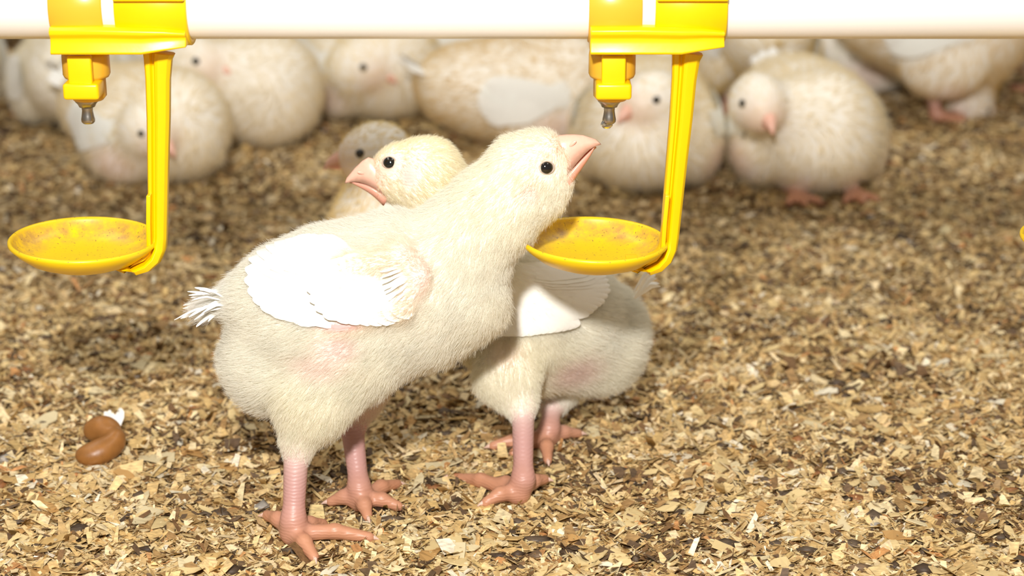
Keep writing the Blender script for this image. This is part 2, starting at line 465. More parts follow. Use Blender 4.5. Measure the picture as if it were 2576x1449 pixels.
def polygonise(prims, h):
    lo_ = np.min([bounds(p)[0] for p in prims], 0) - 3 * h; hi = np.max([bounds(p)[1] for p in prims], 0) + 3 * h
    n = np.ceil((hi - lo_) / h).astype(int) + 1
    G = np.full(n, 0.05, np.float32)
    ax = [lo_[i] + h * np.arange(n[i]) for i in range(3)]
    for p in prims:
        bl, bh = bounds(p); mgn = p['k'] + 4 * h
        i0 = np.maximum(((bl - mgn - lo_) / h).astype(int), 0); i1 = np.minimum(((bh + mgn - lo_) / h).astype(int) + 2, n)
        g = np.stack(np.meshgrid(*[ax[i][i0[i]:i1[i]].astype(np.float32) for i in range(3)], indexing='ij'), -1)
        sl = tuple(slice(i0[i], i1[i]) for i in range(3))
        G[sl] = smin(G[sl], d_prim(p, g), p['k'])
    S = G < 0
    A = [S[i:n[0] - 1 + i, j:n[1] - 1 + j, k:n[2] - 1 + k] for i in (0, 1) for j in (0, 1) for k in (0, 1)]
    cnt = sum(a.astype(np.int8) for a in A)
    act = np.argwhere((cnt > 0) & (cnt < 8))
    ids = np.full(n - 1, -1, np.int64); ids[tuple(act.T)] = np.arange(len(act))
    cor = np.array([(i, j, k) for i in (0, 1) for j in (0, 1) for k in (0, 1)])
    vals = np.stack([G[tuple((act + c_).T)] for c_ in cor], 1)
    acc = np.zeros((len(act), 3)); num = np.zeros(len(act))
    for a in range(8):
        for b in range(a + 1, 8):
            if np.abs(cor[a] - cor[b]).sum() != 1: continue
            va, vb = vals[:, a], vals[:, b]
            m = (va < 0) != (vb < 0)
            t = np.where(m, va / np.where(m, va - vb, 1), 0)
            acc += m[:, None] * (cor[a] + t[:, None] * (cor[b] - cor[a])); num += m
    V = lo_ + h * (act + acc / num[:, None])
    Q = []
    for d in range(3):
        e, f = (d + 1) % 3, (d + 2) % 3
        s0 = [slice(None)] * 3; s1 = [slice(None)] * 3
        s0[d] = slice(0, -1); s1[d] = slice(1, None)
        for ax_ in (e, f):
            s0[ax_] = slice(1, -1); s1[ax_] = slice(1, -1)
        a, b = S[tuple(s0)], S[tuple(s1)]
        ix = np.argwhere(a != b)
        if not len(ix): continue
        flip = a[tuple(ix.T)]
        base = ix.copy(); base[:, e] += 1; base[:, f] += 1
        c4 = []
        for (de, df) in ((-1, -1), (0, -1), (0, 0), (-1, 0)):
            q = base.copy(); q[:, e] += de; q[:, f] += df
            c4.append(ids[tuple(q.T)])
        q = np.stack(c4, 1); q[~flip] = q[~flip][:, ::-1]
        Q.append(q)
    return V, np.concatenate(Q)
def vnormals(V, Q):
    fn = np.cross(V[Q[:, 2]] - V[Q[:, 0]], V[Q[:, 3]] - V[Q[:, 1]])
    N = np.zeros_like(V)
    for i in range(4):
        for j in range(3): N[:, j] += np.bincount(Q[:, i], fn[:, j], len(V))
    return unit(N)
def trace(prims, o, d, n=26):
    d = unit(d); P = o.copy()
    for i in range(n):
        P = P + d * np.clip(sdf(prims, P), -0.004, 0.05)[:, None] * 0.9
    bad = np.abs(sdf(prims, P)) > 0.001
    if bad.any():                        # the ray passes beside the body: take the closest surface point
        o2 = o[bad] if len(o) == len(P) else np.repeat(o, bad.sum(), 0); d2 = d[bad] if len(d) == len(P) else np.repeat(d, bad.sum(), 0)
        ts = np.linspace(0, 0.4, 80)
        G = o2[:, None] + d2[:, None] * ts[None, :, None]
        dd = sdf(prims, G.reshape(-1, 3)).reshape(len(o2), -1)
        B = G[np.arange(len(o2)), dd.argmin(1)]
        for i in range(6):
            g = np.stack([sdf(prims, B + v * 4e-4) - sdf(prims, B - v * 4e-4) for v in np.eye(3)], 1)
            B = B - unit(g) * sdf(prims, B)[:, None]
        P[bad] = B
    return P

CREAM = srgb(255, 252, 242); WHITE = srgb(253, 252, 248); YELLOW = srgb(253, 243, 206); PINK = srgb(232, 170, 150); ROSE = srgb(225, 176, 168)
SKINC = srgb(254, 249, 238)

def body_attributes(prims, V, patches, mid=None):
    D = np.stack([d_prim(p, V) for p in prims], 1)
    Wt = np.exp(-(D - D.min(1, keepdims=True)) / 0.0028); Wt /= Wt.sum(1, keepdims=True)
    Lf = Wt @ np.array([p['L'] for p in prims]); flow = Wt @ np.array([p['flow'] for p in prims])
    skin = Wt @ np.array([p['skin'] if p['skin'] is not None else SKINC for p in prims])
    fur = Wt @ np.array([p['fur'] if p['fur'] is not None else CREAM for p in prims])
    for q in patches:
        m = np.exp(-(((V - q['c']) / q['r']) ** 2).sum(1) ** q.get('e', 1.5))
        Lf = Lf * (1 - m * (1 - q.get('fur', 1.0)))
        if 'skin' in q: skin = skin * (1 - m[:, None] * q.get('mix', 1)) + q['skin'] * m[:, None] * q.get('mix', 1)
        if 'tint' in q: fur = fur * (1 - m[:, None] * q.get('mix', 1)) + q['tint'] * m[:, None] * q.get('mix', 1)
        if 'dens' in q: pass
    return Lf, flow, skin, fur

def grow_down(name, V, Q, N, Lf, flow, fur, count, radius, parent, r, clump=0.35, seg=3, lift=0.85, wild=0.32):
    T = np.concatenate([Q[:, [0, 1, 2]], Q[:, [0, 2, 3]]])
    ar = np.linalg.norm(np.cross(V[T[:, 1]] - V[T[:, 0]], V[T[:, 2]] - V[T[:, 0]]), axis=1)
    lt = Lf[T].mean(1)
    wt = ar * np.clip((lt - 0.0008) / 0.0012, 0, 1)
    ti = r.choice(len(T), count, p=wt / wt.sum())
    b = r.dirichlet((1, 1, 1), count)
    tri = T[ti]
    pos = (V[tri] * b[..., None]).sum(1); nor = unit((N[tri] * b[..., None]).sum(1))
    L = (Lf[tri] * b).sum(1) * r.uniform(0.65, 1.2, count); fl = (flow[tri] * b[..., None]).sum(1)
    col = (fur[tri] * b[..., None]).sum(1)
    fl = fl - (fl * nor).sum(1, keepdims=True) * nor; fl = unit(fl)
    cx_, cy_, cz_ = pos.T
    co = np.stack([wave(cx_ + cz_, cy_ - cz_, 330, 31), wave(cx_ - cy_, cz_, 190, 32), wave(cx_, cz_ + cy_, 260, 33)], 1)
    dr = unit(fl + nor * lift + co * 0.34 + r.normal(0, wild, (count, 3)))
    dr2 = unit(fl * 1.25 + nor * lift * 0.45 + co * 0.48 + r.normal(0, wild * 1.3, (count, 3)))
    t = np.linspace(0, 1, seg)
    pts = pos[:, None] - nor[:, None] * 0.0002 + L[:, None, None] * (t[None, :, None] * (1 - 0.5 * t[None, :, None]) * dr[:, None] + 0.5 * (t ** 2)[None, :, None] * dr2[:, None])
    if clump > 0:
        nc = max(count // 14, 1)
        kd = kdtree.KDTree(nc)
        for i in range(nc): kd.insert(pos[i], i)
        kd.balance()
        near = np.fromiter((kd.find(p)[1] for p in pos), int, count)
        delta = pts[near] - pts
        f = clump * (t ** 1.5)[None, :, None] * (0.5 + r.random(count)[:, None, None])
        lim = np.linalg.norm(pos[near] - pos, axis=1) < 0.004
        pts = pts + np.where(lim[:, None, None], f * delta, 0)
    off_ = np.zeros(3); q = parent
    while q is not None:
        off_ += np.array(q.location); q = q.parent
    hc = bpy.data.hair_curves.new(name)
    hc.add_curves([seg] * count)
    hc.attributes['position'].data.foreach_set('vector', (pts - off_).astype(np.float32).ravel())
    ra = hc.attributes.get('radius') or hc.attributes.new('radius', 'FLOAT', 'POINT')
    rad = radius * (1 - 0.75 * t)[None] * r.uniform(0.7, 1.25, count)[:, None]
    ra.data.foreach_set('value', rad.astype(np.float32).ravel())
    ca = hc.attributes.new('tint', 'FLOAT_COLOR', 'POINT')
    c4 = np.ones((count, seg, 4), np.float32)
    c4[..., :3] = np.clip(col * r.uniform(0.92, 1.03, count)[:, None], 0, 0.985)[:, None]
    ca.data.foreach_set('color', c4.ravel())
    hc.materials.append(M_DOWN)
    o = bpy.data.objects.new(name, hc); COL.objects.link(o); o.parent = parent
    return o

def feather_grid(nu=9):
    t = np.concatenate([np.linspace(0, 0.62, nu - 5), [0.74, 0.84, 0.92, 0.97, 1.0]])
    wp = (0.5 + 0.5 * np.minimum(1, t / 0.35)) * np.sqrt(np.clip(1 - np.clip((t - 0.62) / 0.38, 0, 1) ** 2, 0.03, 1))
    return t, wp
def feather_mesh(name, centre, side, nor, width, parent, col, r, mirror=None, camber=0.05):
    """centre (nu,3) midline, side (nu,3) unit across, nor (nu,3) unit outward"""
    nu = len(centre); t, wp = feather_grid(nu)
    rows = []
    for s in (-1, -0.5, 0, 0.5, 1):
        jag = 1 + r.normal(0, 0.05, nu) * (abs(s) > 0.9)
        rows.append(centre + side * (s * width / 2 * wp * jag)[:, None] - nor * (camber * width * s * s) + nor * (0.00012 if s == 0 else 0))
    Vt = np.stack(rows, 1)            # nu,5,3
    V = Vt.reshape(-1, 3).copy()
    if mirror is not None: V[:, 1] = 2 * mirror - V[:, 1]
    i = np.arange(nu * 5).reshape(nu, 5)
    Fc = np.stack([i[:-1, :-1], i[1:, :-1], i[1:, 1:], i[:-1, 1:]], -1).reshape(-1, 4)
    cc = np.tile(col * r.uniform(0.96, 1.02), (len(V), 1))
    return link_mesh(name, V, Fc, M_FEATHER, parent, np.clip(cc, 0, 0.98))

def beak_parts(parent, base, f, u, Lb, hb, wb, open_=0.05, mats=(M_BEAK, M_BEAK2), n=11, low=0.62, prof=None, nost=(0.30, 0.48), arch=0.02):
    """base: mouth corner line centre; f forward, u up; Lb length, hb height of upper at base, wb half width"""
    f = unit(f); s = unit(np.cross(u, f)); u = np.cross(f, s)
    base = np.asarray(base, float)
    secs = []
    for i in range(n):
        t = i / (n - 1)
        x = Lb * t
        top = hb * (1 - 0.50 * t ** 1.3 - 0.5 * t ** 5) if prof is None else hb * float(np.interp(t, *zip(*prof)))
        w = wb * (1 - t ** 1.5 * 0.90)
        drop = -0.10 * Lb * max(0, (t - 0.72) / 0.28) ** 2 + arch * Lb * math.sin(math.pi * t)
        ring = []
        for a in np.linspace(0, math.pi, 11):
            cc, ss = math.cos(a), math.sin(a)
            ring.append(base + f * x + s * (w * np.sign(cc) * abs(cc) ** 0.85) + u * (drop + (top - drop) * ss ** 0.75))
        for a in (0.5, 0.0, -0.5):
            ring.append(base + f * x + s * (w * -a) + u * (drop + 0.12 * hb * (1 - t)))
        secs.append(ring)
    V, Fc = loft(secs)
    ub = link_mesh('upper_beak', V, Fc, mats[0], parent)
    secs = []
    Ll = Lb * 0.90
    fl = unit(f * math.cos(open_) - u * math.sin(open_)); ul = np.cross(fl, s); ul = ul if ul @ u > 0 else -ul
    for i in range(n):
        t = i / (n - 1)
        x = Ll * t
        dep = hb * low * (1 - 0.55 * t - 0.40 * t ** 4)
        w = wb * 0.92 * (1 - t ** 1.6 * 0.88)
        ring = []
        for a in np.linspace(0, math.pi, 11):
            cc, ss = math.cos(a), math.sin(a)
            ring.append(base + fl * x + s * (w * cc) - ul * (dep * ss ** 0.8 + 0.01 * hb - arch * Lb * math.sin(math.pi * t)))
        for a in (0.5, 0.0, -0.5):
            ring.append(base + fl * x + s * (w * -a) - ul * (0.06 * hb - arch * Lb * math.sin(math.pi * t)))
        secs.append(ring)
    V, Fc = loft(secs)
    lb = link_mesh('lower_beak', V, [q[::-1] for q in Fc], mats[1], parent)
    # nostrils: raised scales with a slit on either side of the upper beak
    for sg in (-1, 1):
        tn, un = nost
        hn = hb * (1 - 0.50 * tn ** 1.3) if prof is None else hb * float(np.interp(tn, *zip(*prof)))
        c = base + f * Lb * tn + s * sg * wb * (0.80 - 0.85 * tn ** 1.5 * .6) + u * hn * un
        P = ICO * np.array([1, 1, 1])
        V = c + (P[:, :1] * f * Lb * 0.11 + P[:, 1:2] * s * wb * 0.07 + P[:, 2:3] * (u * hb * 0.05 - f * Lb * .03))
        o = link_mesh('nostril', V, ICF, mats[0], ub)
        sd = o.modifiers.new('round', 'SUBSURF'); sd.levels = 2; sd.render_levels = 2
    return ub, lb

def eye_parts(parent, c, n, rad, ax_u, hero=True):
    n = unit(n); a = unit(np.cross(ax_u, n)); b = np.cross(n, a)
    def ball(name, cc, r0, squash, mat, par, nn=20, mm=12):
        V = []; Fc = []
        for j in range(mm + 1):
            th = math.pi * j / mm
            for i in range(nn):
                p = 2 * math.pi * i / nn
                V.append(cc + r0 * (math.sin(th) * math.cos(p) * a + math.sin(th) * math.sin(p) * b) + n * (r0 * squash * math.cos(th)))
        for j in range(mm):
            for i in range(nn):
                k = (i + 1) % nn
                Fc.append((j * nn + i, (j + 1) * nn + i, (j + 1) * nn + k, j * nn + k))
        return link_mesh(name, V, Fc, mat, par)
    e = ball('eye', c, rad, 0.62, M_EYE, parent)
    if hero:
        secs = []
        for i in range(28):
            p = 2 * math.pi * i / 28
            d = math.cos(p) * a * 1.0 + math.sin(p) * b * 0.94
            lid = 1 + 0.10 * math.cos(2 * p)
            rr = rad * 1.04 * lid; tr = rad * 0.14
            secs.append([c + d * (rr + tr * math.cos(q)) + n * (rad * 0.10 + tr * math.sin(q)) for q in np.linspace(0, 2 * math.pi, 9)[:-1]])
        secs.append(secs[0])
        V, Fc = loft(secs, False)
        link_mesh('eyelid', V, Fc, M_LID, parent)
    return e

def claw(parent, p, d, ln=0.0026, rad=0.0011):
    d = unit(d); s = unit(np.cross((0, 0, 1), d)); u = np.cross(d, s)
    secs = []
    for i in range(5):
        t = i / 4
        c = p + d * ln * t - u * ln * 0.35 * t * t
        rr = rad * (1 - 0.88 * t)
        secs.append([c + s * rr * math.cos(q) + u * rr * 1.1 * math.sin(q) for q in np.linspace(0, 2 * math.pi, 9)[:-1]])
    V, Fc = loft(secs)
    return link_mesh('claw', V, Fc, M_CLAW, parent)

LEG = srgb(194, 142, 128); TOE = srgb(198, 140, 108)
def leg_prims(hock, ankle, ball, toes, rh, ra_, fr=0.0, rt=0.0036):
    """bare shank and toes: points in place, toes list of tip points"""
    P = [rc(hock, ankle, rh, ra_, k=0.004, L=0.0, flow=(0, 0, -1), skin=srgb(194, 148, 142)),
         rc(ankle, ball, ra_, ra_ * 1.12, k=0.005, L=0.0, skin=LEG)]
    for tp in toes:
        tp = np.asarray(tp, float)
        mid = ball * 0.45 + tp * 0.55; mid[2] += 0.0020
        P.append(rc(ball, mid, rt * 1.15, rt * 0.98, k=0.0025, L=0.0, skin=TOE))
        P.append(rc(mid, tp, rt * 0.98, rt * 0.72, k=0.0018, L=0.0, skin=TOE))
    return P

def px_chain(spec, Y, wdef, L, flow_back=True, fur=None, inset=0.42, k=0.004):
    """spec: list of (px, py, rpx, w, L, fur, Y) circles -> chain of round cones; inset leaves room for the down"""
    out = []
    pts = []
    for s in spec:
        px, py, rp = s[:3]
        w = s[3] if len(s) > 3 and s[3] else wdef
        l = s[4] if len(s) > 4 and s[4] is not None else L
        fu = s[5] if len(s) > 5 and s[5] is not None else fur
        y = s[6] if len(s) > 6 else Y
        p = at(px, py, y); rr = rp * mpp(p) - inset * l
        pts.append((p, rr, w, l, fu))
    for a, b in zip(pts[:-1], pts[1:]):
        fl = unit(a[0] - b[0]) if flow_back else unit(b[0] - a[0])
        fuc = None if a[4] is None and b[4] is None else ((a[4] if a[4] is not None else CREAM) + (b[4] if b[4] is not None else CREAM)) / 2
        out.append(rc(a[0], b[0], a[1], b[1], w=(a[2] + b[2]) / 2, k=k, L=(a[3] + b[3]) / 2, flow=fl, fur=fuc))
    return out

def px_patch(prims, px, py, rx, rz, **kw):
    p = trace(prims, CAM[None] + unit(ray(px, py))[None] * 0.5, ray(px, py)[None])[0]
    m = mpp(p)
    return dict(c=p, r=np.array([rx * m, max(rx, rz) * m * 1.2, rz * m]), **kw)

def along(poly, t):
    p = np.array(poly, float); d = np.concatenate([[0], np.cumsum(np.hypot(*np.diff(p, axis=0).T))]); d /= d[-1]
    return np.array([np.interp(t, d, p[:, 0]), np.interp(t, d, p[:, 1])])
def fan(prims, wing, tips, bases, n, w, off0, off1, step, mirror, bend=0.06, nu=10, jit=0.6, col=None):
    """a fan of overlapping feathers that follow the body's surface"""
    t, wp = feather_grid(nu)
    dy = 35.0 if mirror is not None else 0.0
    mids, nns, ws = [], [], []
    for i in range(n):
        u = i / (n - 1)
        p0 = along(bases, u); p1 = along(tips, u) + r.normal(0, jit, 2)
        p0[1] += dy; p1[1] += dy
        dv = p1 - p0; nv = np.array([-dv[1], dv[0]]) / np.hypot(*dv)
        mid = p0 + t[:, None] * dv + nv * (bend * (1 - 2 * u) * np.hypot(*dv) * np.sin(math.pi * t))[:, None]
        tg = np.gradient(mid, axis=0); tg /= np.hypot(*tg.T)[:, None]
        mids.append(mid); nns.append(np.stack([-tg[:, 1], tg[:, 0]], 1)); ws.append(w * r.uniform(.95, 1.05))
    mid = np.array(mids); nn = np.array(nns); ww = np.array(ws)[:, None, None]
    q = np.stack([mid, mid + nn * ww * .35, mid - nn * ww * .35])
    d = unit(ray(q[..., 0].ravel(), q[..., 1].ravel()))
    S3 = trace(prims, CAM + d * 0.62, d).reshape(3, n, nu, 3); D3 = d.reshape(3, n, nu, 3)
    for i in range(n):
        C, A, B_ = S3[0, i], S3[1, i], S3[2, i]
        side = unit(A - B_); tan = unit(np.gradient(C, axis=0)); nor = unit(np.cross(tan, side))
        nor *= np.sign(-(nor * D3[0, i]).sum(1, keepdims=True))
        C = C + nor * (off0 + (off1 + step * i - off0) * t)[:, None]
        feather_mesh('feather', C, side, nor, ws[i] * mpp(C[nu // 2]), wing, FW if col is None else col, r, mirror, camber=.03)
FW = srgb(230, 228, 222)
# ------------------------------------------------------------------ the drinking chick
r = np.random.default_rng(101)
Y1 = -0.004
spine1 = [(722, 768, 160, .82, .0050), (845, 785, 232, .80, .0050), (1015, 735, 212, .80, .0050), (1135, 735, 140, .80, .0058), (1160, 615, 136, .86, .0050, CREAM),
          (1245, 520, 116, .92, .0044, srgb(255, 250, 232)), (1325, 432, 104, .86, .0036, srgb(255, 250, 232)), (1360, 406, 82, .80, .0028, srgb(255, 250, 234))]
c1 = px_chain(spine1, Y1, .82, .006, fur=None)
c1 += px_chain([(692, 908, 146, .80, .0054, CREAM), (772, 912, 156, .8, .0054)], Y1, .8, .006, k=0.006)
c1 += px_chain([(1268, 548, 96, .9, .0044), (1350, 476, 82, .80, .0036), (1374, 452, 66, .8, .0026)], Y1, .8, .003, k=0.004)
c1 += px_chain([(1180, 760, 105, .85, .0090, srgb(253, 244, 218)), (1090, 800, 120, .85, .0090, srgb(253, 244, 218))], Y1, .85, .007, k=0.006)
c1 += [rc(at(600, 752, Y1), at(520, 776, Y1), .0062, .0030, k=.006, L=.0085, flow=(-1, 0, -.35), fur=WHITE)]
# thighs
FURLEG = srgb(255, 250, 233)
c1 += px_chain([(860, 890, 140, .55, .0060, FURLEG, -0.018), (790, 1010, 88, .75, .0055, FURLEG, -0.021), (754, 1105, 52, .9, .0040, FURLEG, -0.022)], Y1, .7, .006, flow_back=False, k=0.010)
c1 += px_chain([(930, 890, 115, .6, .0060, FURLEG, 0.016), (905, 985, 56, .8, .0036, srgb(250, 232, 214), 0.018), (888, 1050, 38, .9, .0009, None, 0.018)], Y1, .7, .005, flow_back=False, k=0.010)
c1[-1]['skin'] = srgb(196, 142, 142)
ball = gp(737, 1342, 0.005); ank = at(738, 1312, ball[1])
c1 += leg_prims(at(746, 1120, -0.022), ank, ball, [gp(790, 1402, .0035), gp(930, 1352, .0035), gp(672, 1296, .006), gp(812, 1318, .003)], 0.0052, 0.0043, rt=0.0031)
ball2 = gp(906, 1258, 0.005); ank2 = at(904, 1230, ball2[1])
c1 += leg_prims(at(884, 1060, 0.018), ank2, ball2, [gp(832, 1262, .004), gp(925, 1300, .0035), gp(1003, 1274, .0035), gp(1000, 1218, .003)], 0.0050, 0.0040, rt=0.0030)
# wing flesh: plate on the flank and its leading edge
SKW = srgb(250, 234, 222)
flank = list(c1)
NBODY1 = 17
for (a, b, ra1, rb1) in (((1010, 640), (1046, 700), 16, 18), ((1046, 700), (1010, 775), 18, 16), ((1010, 778), (850, 820), 14, 13), ((1000, 650), (860, 680), 26, 30)):
    pa, pb = [trace(flank, CAM[None] + unit(ray(*q))[None] * .5, ray(*q)[None])[0] for q in (a, b)]
    c1.append(rc(pa, pb, ra1 * mpp(pa), rb1 * mpp(pb), k=0.006, L=0.0030, flow=(-1, 0, -.2), skin=SKW, fur=srgb(250, 236, 214)))
BASE1 = np.array([0.0, Y1, 0.0]); BASE1[0] = at(800, 1000, Y1)[0]
chick1 = thing('chick', 'cream chick stretching its beak up to the yellow nipple drinker', 'chick', BASE1)
V, Q = polygonise(c1, 0.0011)
pt = [px_patch(c1, 850, 880, 55, 40, fur=0.6, skin=srgb(246, 222, 216), tint=srgb(252, 236, 230), mix=.9),
      px_patch(c1, 800, 925, 70, 35, fur=0.75, tint=srgb(252, 236, 228), skin=srgb(246, 222, 214), mix=.7),
      px_patch(c1, 1020, 630, 26, 26, fur=0.5, skin=srgb(244, 210, 198), tint=srgb(252, 234, 220), mix=.8),
      px_patch(c1, 1060, 690, 26, 60, fur=0.6, skin=srgb(244, 218, 210), tint=srgb(252, 236, 226), mix=.8),
      px_patch(c1, 850, 822, 60, 14, fur=0.2, skin=srgb(228, 180, 176), tint=srgb(244, 214, 206), mix=1),
      px_patch(c1, 1335, 488, 24, 26, fur=0.36, skin=srgb(246, 216, 204), tint=srgb(252, 230, 220), mix=.9),
      px_patch(c1, 1375, 422, 25, 25, fur=0.10, skin=srgb(222, 206, 186), e=2.5),
      px_patch(c1, 1408, 370, 26, 30, fur=0.6, skin=srgb(240, 206, 180), tint=srgb(246, 214, 182), mix=.75),
      px_patch(c1, 810, 715, 190, 80, fur=0.45, e=3)]
Lf, fl, sk, fu = body_attributes(c1, V, pt)
body1 = link_mesh('body', V, Q, M_SKIN, chick1, sk)
Nn = vnormals(V, Q)
grow_down('down_plumage', V, Q, Nn, Lf, fl, fu, 185000, 0.000056, chick1, r, clump=0.26)
def place_eye(prims, parent, px, py, rad, mirrorY):
    d = unit(ray(px, py))[None]
    p = trace(prims, CAM[None] + d * .5, d)[0]
    e = 0.0008
    n = unit(np.array([sdf(prims, (p + e * v)[None])[0] - sdf(prims, (p - e * v)[None])[0] for v in np.eye(3)]))
    n = unit(n * 0.6 - d[0] * 0.4)
    eye_parts(parent, p - n * rad * 0.12, n, rad, (0, 0, 1))
    pm = p.copy(); pm[1] = 2 * mirrorY - pm[1]; nm = n * np.array([1, -1, 1])
    eye_parts(parent, pm - nm * rad * 0.12, nm, rad, (0, 0, 1))
place_eye(c1, chick1, 1375, 422, 0.0026, Y1)
b0 = at(1410, 450, Y1); b1 = at(1502, 354, Y1)
fdir = unit(b1 - b0); udir = unit(np.cross(fdir, (0, 1, 0))); udir = udir if udir[2] > 0 else -udir
PROF = [(0, .60), (.3, .76), (.45, .78), (.586, .72), (.71, .59), (.834, .43), (.917, .29), (.967, .18), (1, .05)]
beak_parts(chick1, b0, fdir, udir, np.linalg.norm(b1 - b0), 0.0178, 0.0066, open_=0.035, low=.27, prof=PROF, nost=(.68, .62), arch=.03)
for tip, dr_ in ((gp(790, 1402, .0035), (0.35, -1, 0)), (gp(930, 1352, .0035), (1, -.1, 0)), (gp(672, 1296, .006), (-1, .2, 0)),
                 (gp(832, 1262, .004), (-1, -.1, 0)), (gp(925, 1300, .0035), (.3, -1, 0)), (gp(1003, 1274, .0035), (1, 0, 0)), (gp(1000, 1218, .003), (1, .4, 0))):
    claw(chick1, tip + unit(dr_) * 0.0015, np.array(dr_))
# wings with overlapping feathers
FW = srgb(253, 251, 244)
for side_ in (None, Y1):
    wing = bpy.data.objects.new('wing', None); COL.objects.link(wing); wing.parent = chick1
    core = c1[:NBODY1]
    A_tips = [(836, 812), (790, 807), (735, 800), (690, 786), (652, 764), (630, 732), (623, 696), (634, 664), (662, 640), (706, 622), (752, 612), (800, 612)]
    fan(core, wing, A_tips, [(930, 760), (905, 700), (880, 672), (890, 655)], 20, 84, 0.0002, 0.0022, 0.00006, side_)
    B_tips = [(1000, 788), (950, 804), (900, 808), (852, 803), (812, 788), (788, 760), (780, 730), (790, 702), (816, 682), (856, 668)]
    fan(core, wing, B_tips, [(1030, 750), (1025, 720), (1005, 690), (990, 672)], 15, 70, 0.0004, 0.0046, 0.00006, side_)
    C_tips = [(1016, 788), (992, 784), (978, 766), (975, 745), (968, 718), (958, 690)]
    fan(core, wing, C_tips, [(1050, 722), (1052, 700), (1046, 672), (1036, 652)], 12, 8, 0.0028, 0.0038, 0.0, side_, jit=4, col=srgb(252, 245, 234))
def tail(parent, root_px, tips, Y, r, w=17, spread=0.012):
    tl = bpy.data.objects.new('tail', None); COL.objects.link(tl); tl.parent = parent
    t, wp_ = feather_grid(7)
    tips = list(tips) * 3
    for i, (px, py) in enumerate(tips):
        px += r.normal(0, 7); py += r.normal(0, 7)
        yo = Y + spread * r.uniform(-1, 1)
        a = at(root_px[0] + r.uniform(-8, 8), root_px[1] + r.uniform(-14, 14), Y + (yo - Y) * .4); b = at(px, py, yo)
        C = a + t[:, None] * (b - a) + np.array([0, 0, 0.002]) * np.sin(math.pi * t)[:, None]
        tan = unit(b - a); nor = unit(np.array([0.2, r.normal(-.6, .4), r.normal(.6, .4)])); side = unit(np.cross(tan, nor)); nor = np.cross(side, tan)
        feather_mesh('feather', C, np.tile(side, (7, 1)), np.tile(nor, (7, 1)), w * mpp(a) * r.uniform(.8, 1.2), tl, WHITE, r)
tail(chick1, (590, 765), [(468, 806), (455, 792), (490, 812), (462, 770), (474, 742), (500, 728), (480, 786), (512, 800), (496, 760), (530, 735), (520, 780)], Y1, r, w=8)

# ------------------------------------------------------------------ the chick behind it
r = np.random.default_rng(202)
Y2 = 0.064
YH = srgb(255, 247, 220)
c2 = px_chain([(1490, 835, 146, .85, .0062, None, .085), (1400, 800, 170, .85, .0062, None, .074), (1300, 770, 168, .80, .0060, None, .062), (1215, 690, 128, .80, .0052, None, .054), (1140, 545, 98, .95, .0042, YH, .052),
               (1072, 440, 96, .86, .0034, YH, .050), (1008, 432, 76, .80, .0026, YH, .050)], Y2, .85, .006)
c2 += px_chain([(1060, 470, 80, .85, .0036, YH, .050), (1000, 452, 60, .8, .0026, srgb(250, 232, 200), .050)], Y2, .85, .003, k=0.004)
c2 += px_chain([(1490, 870, 132, .85, .0065, None, .082), (1330, 860, 138, .80, .0065, YELLOW * .5 + CREAM * .5, .064), (1230, 830, 108, .80, .0068, YELLOW, .054)], Y2, .85, .006, k=0.006)
c2 += px_chain([(1290, 870, 116, .60, .0058, YELLOW * .5 + CREAM * .5, .046), (1275, 950, 82, .8, .0055, YELLOW * .4 + CREAM * .6, .036), (1305, 1012, 46, .9, .0035, None, .030)], Y2, .7, .005, flow_back=False, k=0.006)
c2 += px_chain([(1420, 900, 108, .60, .0058, None, .082), (1400, 980, 50, .8, .0030, None, .078), (1392, 1020, 34, .9, .0015, None, .074)], Y2, .7, .005, flow_back=False, k=0.006)
ball = gp(1304, 1240, 0.005); ank = at(1316, 1207, ball[1])
c2 += leg_prims(at(1316, 1025, 0.030), ank, ball, [gp(1222, 1264, .004), gp(1370, 1206, .005), gp(1135, 1202, -.001), gp(1250, 1215, .003)], 0.0050, 0.0041, rt=0.0031)
ball2 = gp(1372, 1105, 0.005); ank2 = at(1382, 1080, ball2[1])
c2 += leg_prims(at(1390, 1015, 0.072), ank2, ball2, [gp(1240, 1122, .004), gp(1378, 1158, .0035), gp(1455, 1090, .004), gp(1290, 1140, .002)], 0.0044, 0.0038, rt=0.0030)
BASE2 = np.array([at(1380, 900, Y2)[0], Y2, 0.0])
chick2 = thing('chick', 'yellowish chick looking back over the drinking one, body under the pan', 'chick', BASE2)
V, Q = polygonise(c2, 0.0012)
pt = [px_patch(c2, 1440, 940, 70, 50, fur=0.6, skin=srgb(232, 208, 204), tint=srgb(240, 220, 212), mix=.8),
      px_patch(c2, 1270, 885, 50, 40, fur=0.8, skin=srgb(246, 222, 208), tint=srgb(252, 236, 216), mix=.5),
      px_patch(c2, 1026, 440, 26, 34, fur=0.30, skin=srgb(244, 206, 194), tint=srgb(250, 224, 212), mix=.95),
      px_patch(c2, 978, 410, 27, 25, fur=0.10, skin=srgb(228, 204, 184), e=2.5),
      px_patch(c2, 950, 440, 36, 30, fur=0.5, skin=srgb(240, 206, 180), tint=srgb(246, 214, 182), mix=.75),
      px_patch(c2, 1110, 500, 60, 60, tint=srgb(254, 240, 200), mix=.7)]
Lf, fl, sk, fu = body_attributes(c2, V, pt)
link_mesh('body', V, Q, M_SKIN, chick2, sk)
grow_down('down_plumage', V, Q, vnormals(V, Q), Lf, fl, fu, 135000, 0.000058, chick2, r, clump=0.26)
place_eye(c2, chick2, 979, 409, 0.0026, 0.050)
b0 = at(974, 486, 0.050); b1 = at(871, 451, 0.048)
fdir = unit(b1 - b0); udir = unit(np.cross(fdir, (0, 1, 0))); udir = udir if udir[2] > 0 else -udir
